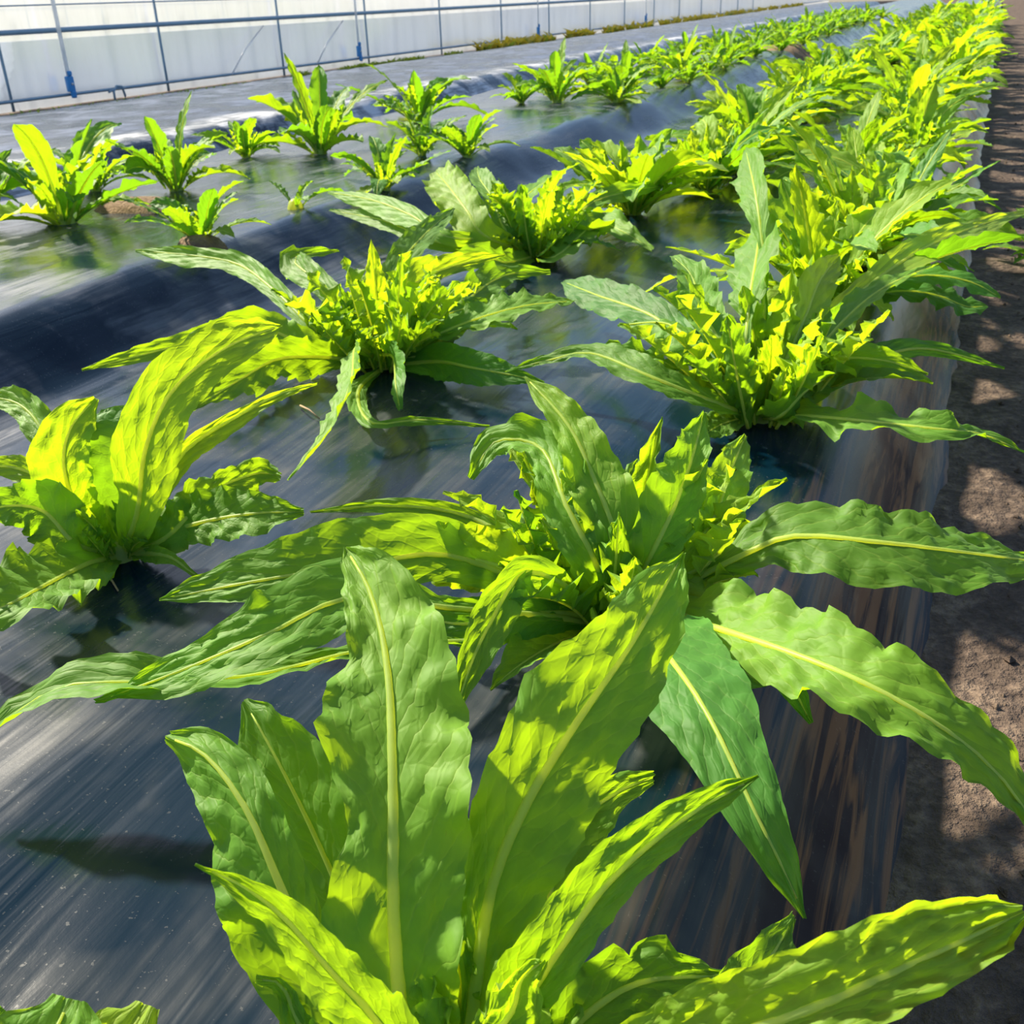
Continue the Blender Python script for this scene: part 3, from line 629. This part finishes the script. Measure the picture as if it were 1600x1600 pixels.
hero((-90, 2050), 'lettuce in the lower left corner, only its jagged leaf tops in view', [
  ([(-60,1900,.08),(-20,1780,.13),(60,1660,.17),(110,1560,.18)],
   [(0,8,8),(.4,80,80),(.7,110,110),(.9,90,95),(1,30,30)], dict(fold=.1, ruf=.15, teeth=.35, tn=12, nu=56, nv=10, face=(0,.6,.8))),
  ([(0,1900,.06),(80,1780,.11),(160,1680,.13),(230,1570,.14)],
   [(0,8,8),(.4,80,80),(.7,90,90),(.9,75,70),(1,20,20)], dict(fold=.1, ruf=.15, teeth=.35, tn=12, nu=56, nv=10, face=(0,.6,.8), mat=YOUNG)),
  ([(-90,1900,.06),(-130,1780,.11),(-60,1660,.13),(10,1580,.14)],
   [(0,8,8),(.4,80,80),(.7,90,90),(.9,75,70),(1,20,20)], dict(fold=.1, ruf=.15, teeth=.35, tn=12, nu=56, nv=10, face=(0,.6,.8), mat=DEEP)),
], hearts=8, seed=7, extra=[(150, 50, .28, .05, .9), (220, 40, .25, .05, .9), (300, 50, .25, .045, .9)])

# ---------------- grown plants: six kinds are built, the others are copies of them
def grown(seed, n, lmin, lmax, wmin, wmax, hearts, hs, nu=34, nv=6, rib=True, deep=.2, young=.3, up=1.0):
    rg = random.Random(seed); e = empty('lettuce_plant', (0, 0, 0)); crown(e)
    for i in range(n):
        az = i*2.399+rg.uniform(-.35, .35); k = rg.random(); el = R(25+50*k*up)
        mt = YOUNG if rg.random() < young else (DEEP if rg.random() < deep else LEAF)
        gen_leaf(e, rg, rg.uniform(lmin, lmax), rg.uniform(wmin, wmax), az, el, rg.uniform(.3, 1.5), mat=mt, nu=nu, nv=nv, rib=rib)
    heart(e, seed+31, hearts, hs, nu=22, nv=4, rib=rib)
    return e
BIG = [grown(100+i, 24, .20, .42, .026, .046, 12, 1.6) for i in range(4)]
SMALL = [grown(200+i, 15, .18, .36, .024, .040, 6, 1.1, deep=.6, young=.1, up=1.1) for i in range(3)]
TINY = grown(300, 4, .10, .16, .012, .018, 0, 1, deep=.5, young=0)
used = set()
def place(proto, x, y, z, rot, s, label, group):
    if proto.name in used: o = copy_tree(proto)
    else: o = proto; used.add(proto.name)
    o.location = (x, y, z+.004); o.rotation_euler = (0, 0, rot); o.scale = (s, s, s)
    tag(o, label, 'lettuce', group); return o
ORD = ['first','second','third','fourth','fifth','sixth','seventh','eighth','ninth','tenth','eleventh','twelfth','thirteenth','fourteenth','fifteenth']
rg = random.Random(5)
# right row of the nearest bed, from the fourth plant on
y = 2.45; i = 3
while y < 26:
    x = -.30+rg.uniform(-.15, .12); s = rg.uniform(.95, 1.2)
    lb = '%s lettuce counted away from the viewer in the path-side row' % ORD[i] if i < 11 else 'lettuce in the crowded distant end of the path-side row'
    place(BIG[i % 4], x, y, z1(x, y), rg.uniform(0, 6.28), s, lb, 'lettuces on the nearest bed'); y += rg.uniform(.42, .52)*(1 if y < 9 else 1.15); i += 1
y = 3.55; i = 3
while y < 26:
    x = -1.0+rg.uniform(-.12, .14); s = rg.uniform(1.0, 1.2)
    lb = '%s lettuce counted away from the viewer in the left row of the nearest bed' % ORD[i] if i < 10 else 'lettuce in the crowded distant end of the nearest bed, left row'
    place(BIG[(i*3+1) % 4], x, y, z1(x, y), rg.uniform(0, 6.28), s, lb, 'lettuces on the nearest bed'); y += rg.uniform(.46, .54)*(1 if y < 9 else 1.15); i += 1
# middle bed
near2 = [(100,347,1.45,0,'tall lettuce at the left edge of the middle bed, casting a shadow on its plastic'), (315,378,.72,1,'small lettuce on the middle bed in a hole of bare brown soil'),
         (275,296,1.0,2,'lettuce on the middle bed behind the brown patch of bare soil'), (600,292,.85,0,'lettuce on the front edge of the middle bed, right of the thin three-leaved seedling'),
         (385,247,.75,1,'lettuce with yellowing leaves at the back of the middle bed, left of a bigger clump'), (500,238,1.3,2,'bigger dark lettuce with a pointed upright leaf at the back of the middle bed'),
         (655,190,1.3,0,'dark lettuce with a broad striped leaf at the back of the middle bed'), (730,245,.8,1,'lettuce on the middle bed in front of its striped-leaved neighbour'),
         (870,160,1.1,2,'lettuce with two erect spear-like leaves on the middle bed'), (660,245,.7,2,'short lettuce squeezed between two rows on the middle bed'),
         (960,150,.9,1,'lettuce on the middle bed just right of the one with spear-like leaves'), (150,300,.8,1,'pale lettuce behind the tall one at the left edge of the middle bed'), (-30,350,1.0,2,'lettuce cut by the left edge of the view, on the middle bed')]
for px, py, s, k, lb in near2:
    p = at(px, py, BED); place(SMALL[k], p.x, p.y, z2(p.x, p.y), rg.uniform(0, 6.28), s*1.25, lb, 'smaller lettuces on the middle bed')
p = at(462, 325, BED); place(TINY, p.x, p.y, z2(p.x, p.y), .6, 1.3, 'thin three-leaved lettuce seedling alone on the plastic of the middle bed', 'smaller lettuces on the middle bed')
y = 7.4; i = 0
while y < 26:
    for xx in (-2.4, -2.95):
        x = xx+rg.uniform(-.12, .12); yy = y+rg.uniform(-.15, .15)
        lb = 'small lettuce in the distant stretch of the middle bed'
        place(SMALL[i % 3], x, yy, z2(x, yy), rg.uniform(0, 6.28), rg.uniform(.9, 1.25), lb, 'smaller lettuces on the middle bed'); i += 1
    y += .55
# plant beyond the path, only leaf tips in view
p = at(1622, 415, .0); o = place(SMALL[1], p.x+.02, p.y, .0, 2.0, .8, 'lettuce across the path, its yellowing leaf cut by the right edge', 'lettuces across the path')

# bare soil showing through planting holes of the middle bed (parts of that bed)
for px, py, rx, ry in [(215, 325, .20, .13), (318, 383, .10, .07), (1225, 75, .5, .6)]:
    c = at(px, py, BED); vs, fs = [Vector((c.x, c.y, z2(c.x, c.y)+.036))], []; m = 40
    for ring in range(1, 6):
        for k in range(m):
            th = 2*math.pi*k/m; q = ring/5*(1+.15*noise.noise(Vector((math.cos(th)*1.5+px, math.sin(th)*1.5, 0)))); x = c.x+rx*q*math.cos(th); yy = c.y+ry*q*math.sin(th)
            vs.append(Vector((x, yy, z2(x, yy)+.03*(1-ring/5)**.5+.008-(.012 if ring == 5 else 0)+.006*noise.noise(Vector((x*40, yy*40, 1))))))
    for k in range(m): fs.append((0, 1+k, 1+(k+1) % m))
    for ring in range(4):
        for k in range(m): a = 1+ring*m; fs.append((a+k, a+m+k, a+m+(k+1) % m, a+(k+1) % m))
    mesh_obj('soil_patch', vs, fs, HOLE, bed2)['label'] = 'bare brown soil in a planting hole'

# ------------------------------------------------------------ weeds, clods, straw
def blades(name, n, fn, mat, label, seed):
    rg = random.Random(seed); vs, fs, uv = [], [], []
    for i in range(n):
        x, y, z, s = fn(rg); az = rg.uniform(0, 6.28); d = Vector((math.cos(az), math.sin(az), 0)); sd = Vector((-d.y, d.x, 0)); le = rg.uniform(.3, 1.2); h = s*rg.uniform(.5, 1.1); w_ = s*rg.uniform(.12, .22); b = len(vs); p = Vector((x, y, z))
        for k, ww in enumerate((.3, 1, .75, .05)):
            t = k/3; q = p+d*(le*h*t*t)+Vector((0, 0, h*(t-.35*t*t)))
            vs += [q-sd*w_*ww, q+sd*w_*ww]; uv += [(0, t), (1, t)]
        fs += [(b+2*k, b+2*k+1, b+2*k+3, b+2*k+2) for k in range(3)]
    return tag(mesh_obj(name, vs, fs, mat, None, uv), label, 'weeds', kind='stuff')
def wfn(y0, y1, sc_):
    def fn(rg):
        y = rg.uniform(y0, y1)
        for _ in range(6):
            if noise.noise(Vector((y*.9, 3, 0))) > -.05: break
            y = rg.uniform(y0, y1)
        return wx(y)+rg.uniform(.34, .5), y, .0, sc_*rg.uniform(.6, 1.2)
    return fn
blades('weeds', 700, wfn(12, 17, .10), WEED, 'fringe of green weeds at the foot of the film wall', 1)
blades('weeds', 1500, wfn(17, 50, .26), WEEDY, 'yellowish weeds along the distant foot of the film wall', 2)
blades('weeds', 500, wfn(17, 50, .20), WEED, 'scattered green weeds among the yellow ones by the distant film wall', 3)
blades('weeds', 160, wfn(7.5, 12, .06), WEED, 'sparse green sprouts along the near foot of the film wall', 4)
rgc = random.Random(9); vs, fs = [], []
for i in range(900):
    y = .5+rgc.random()**1.6*16; x = .14+abs(rgc.gauss(0, .35)); s = rgc.uniform(.002, .008)*(1 if rgc.random() < .95 else 1.6); b = len(vs)
    for p in ((1,0,0),(-1,0,0),(0,1,0),(0,-1,0),(0,0,1),(0,0,-1)):
        vs.append(Vector((x, y, ground_z(x, y)+s*.3))+Vector(p)*s*rgc.uniform(.6, 1.2))
    fs += [tuple(b+k for k in t) for t in ((0,2,4),(2,1,4),(1,3,4),(3,0,4),(2,0,5),(1,2,5),(3,1,5),(0,3,5))]
tag(mesh_obj('soil_crumbs', vs, fs, SOIL, smooth=False), 'loose soil crumbs scattered over the path', 'soil', kind='stuff')
for (a, b_, lb) in [((150, 870), (185, 925), 'thin dry stalk lying on the plastic below the left-edge lettuce'), ((470, 640), (500, 660), 'short dry straw on the plastic between the left-row lettuces')]:
    p, q = at(*a, BED), at(*b_, BED); p.z = z1(p.x, p.y)+.004; q.z = z1(q.x, q.y)+.004; m_ = (p+q)/2; m_.z += .004
    v, f = tube([p, m_, q], [.0018, .0016, .0012], 6); tag(mesh_obj('dry_stalk', v, f, DRY), lb, 'stalk')
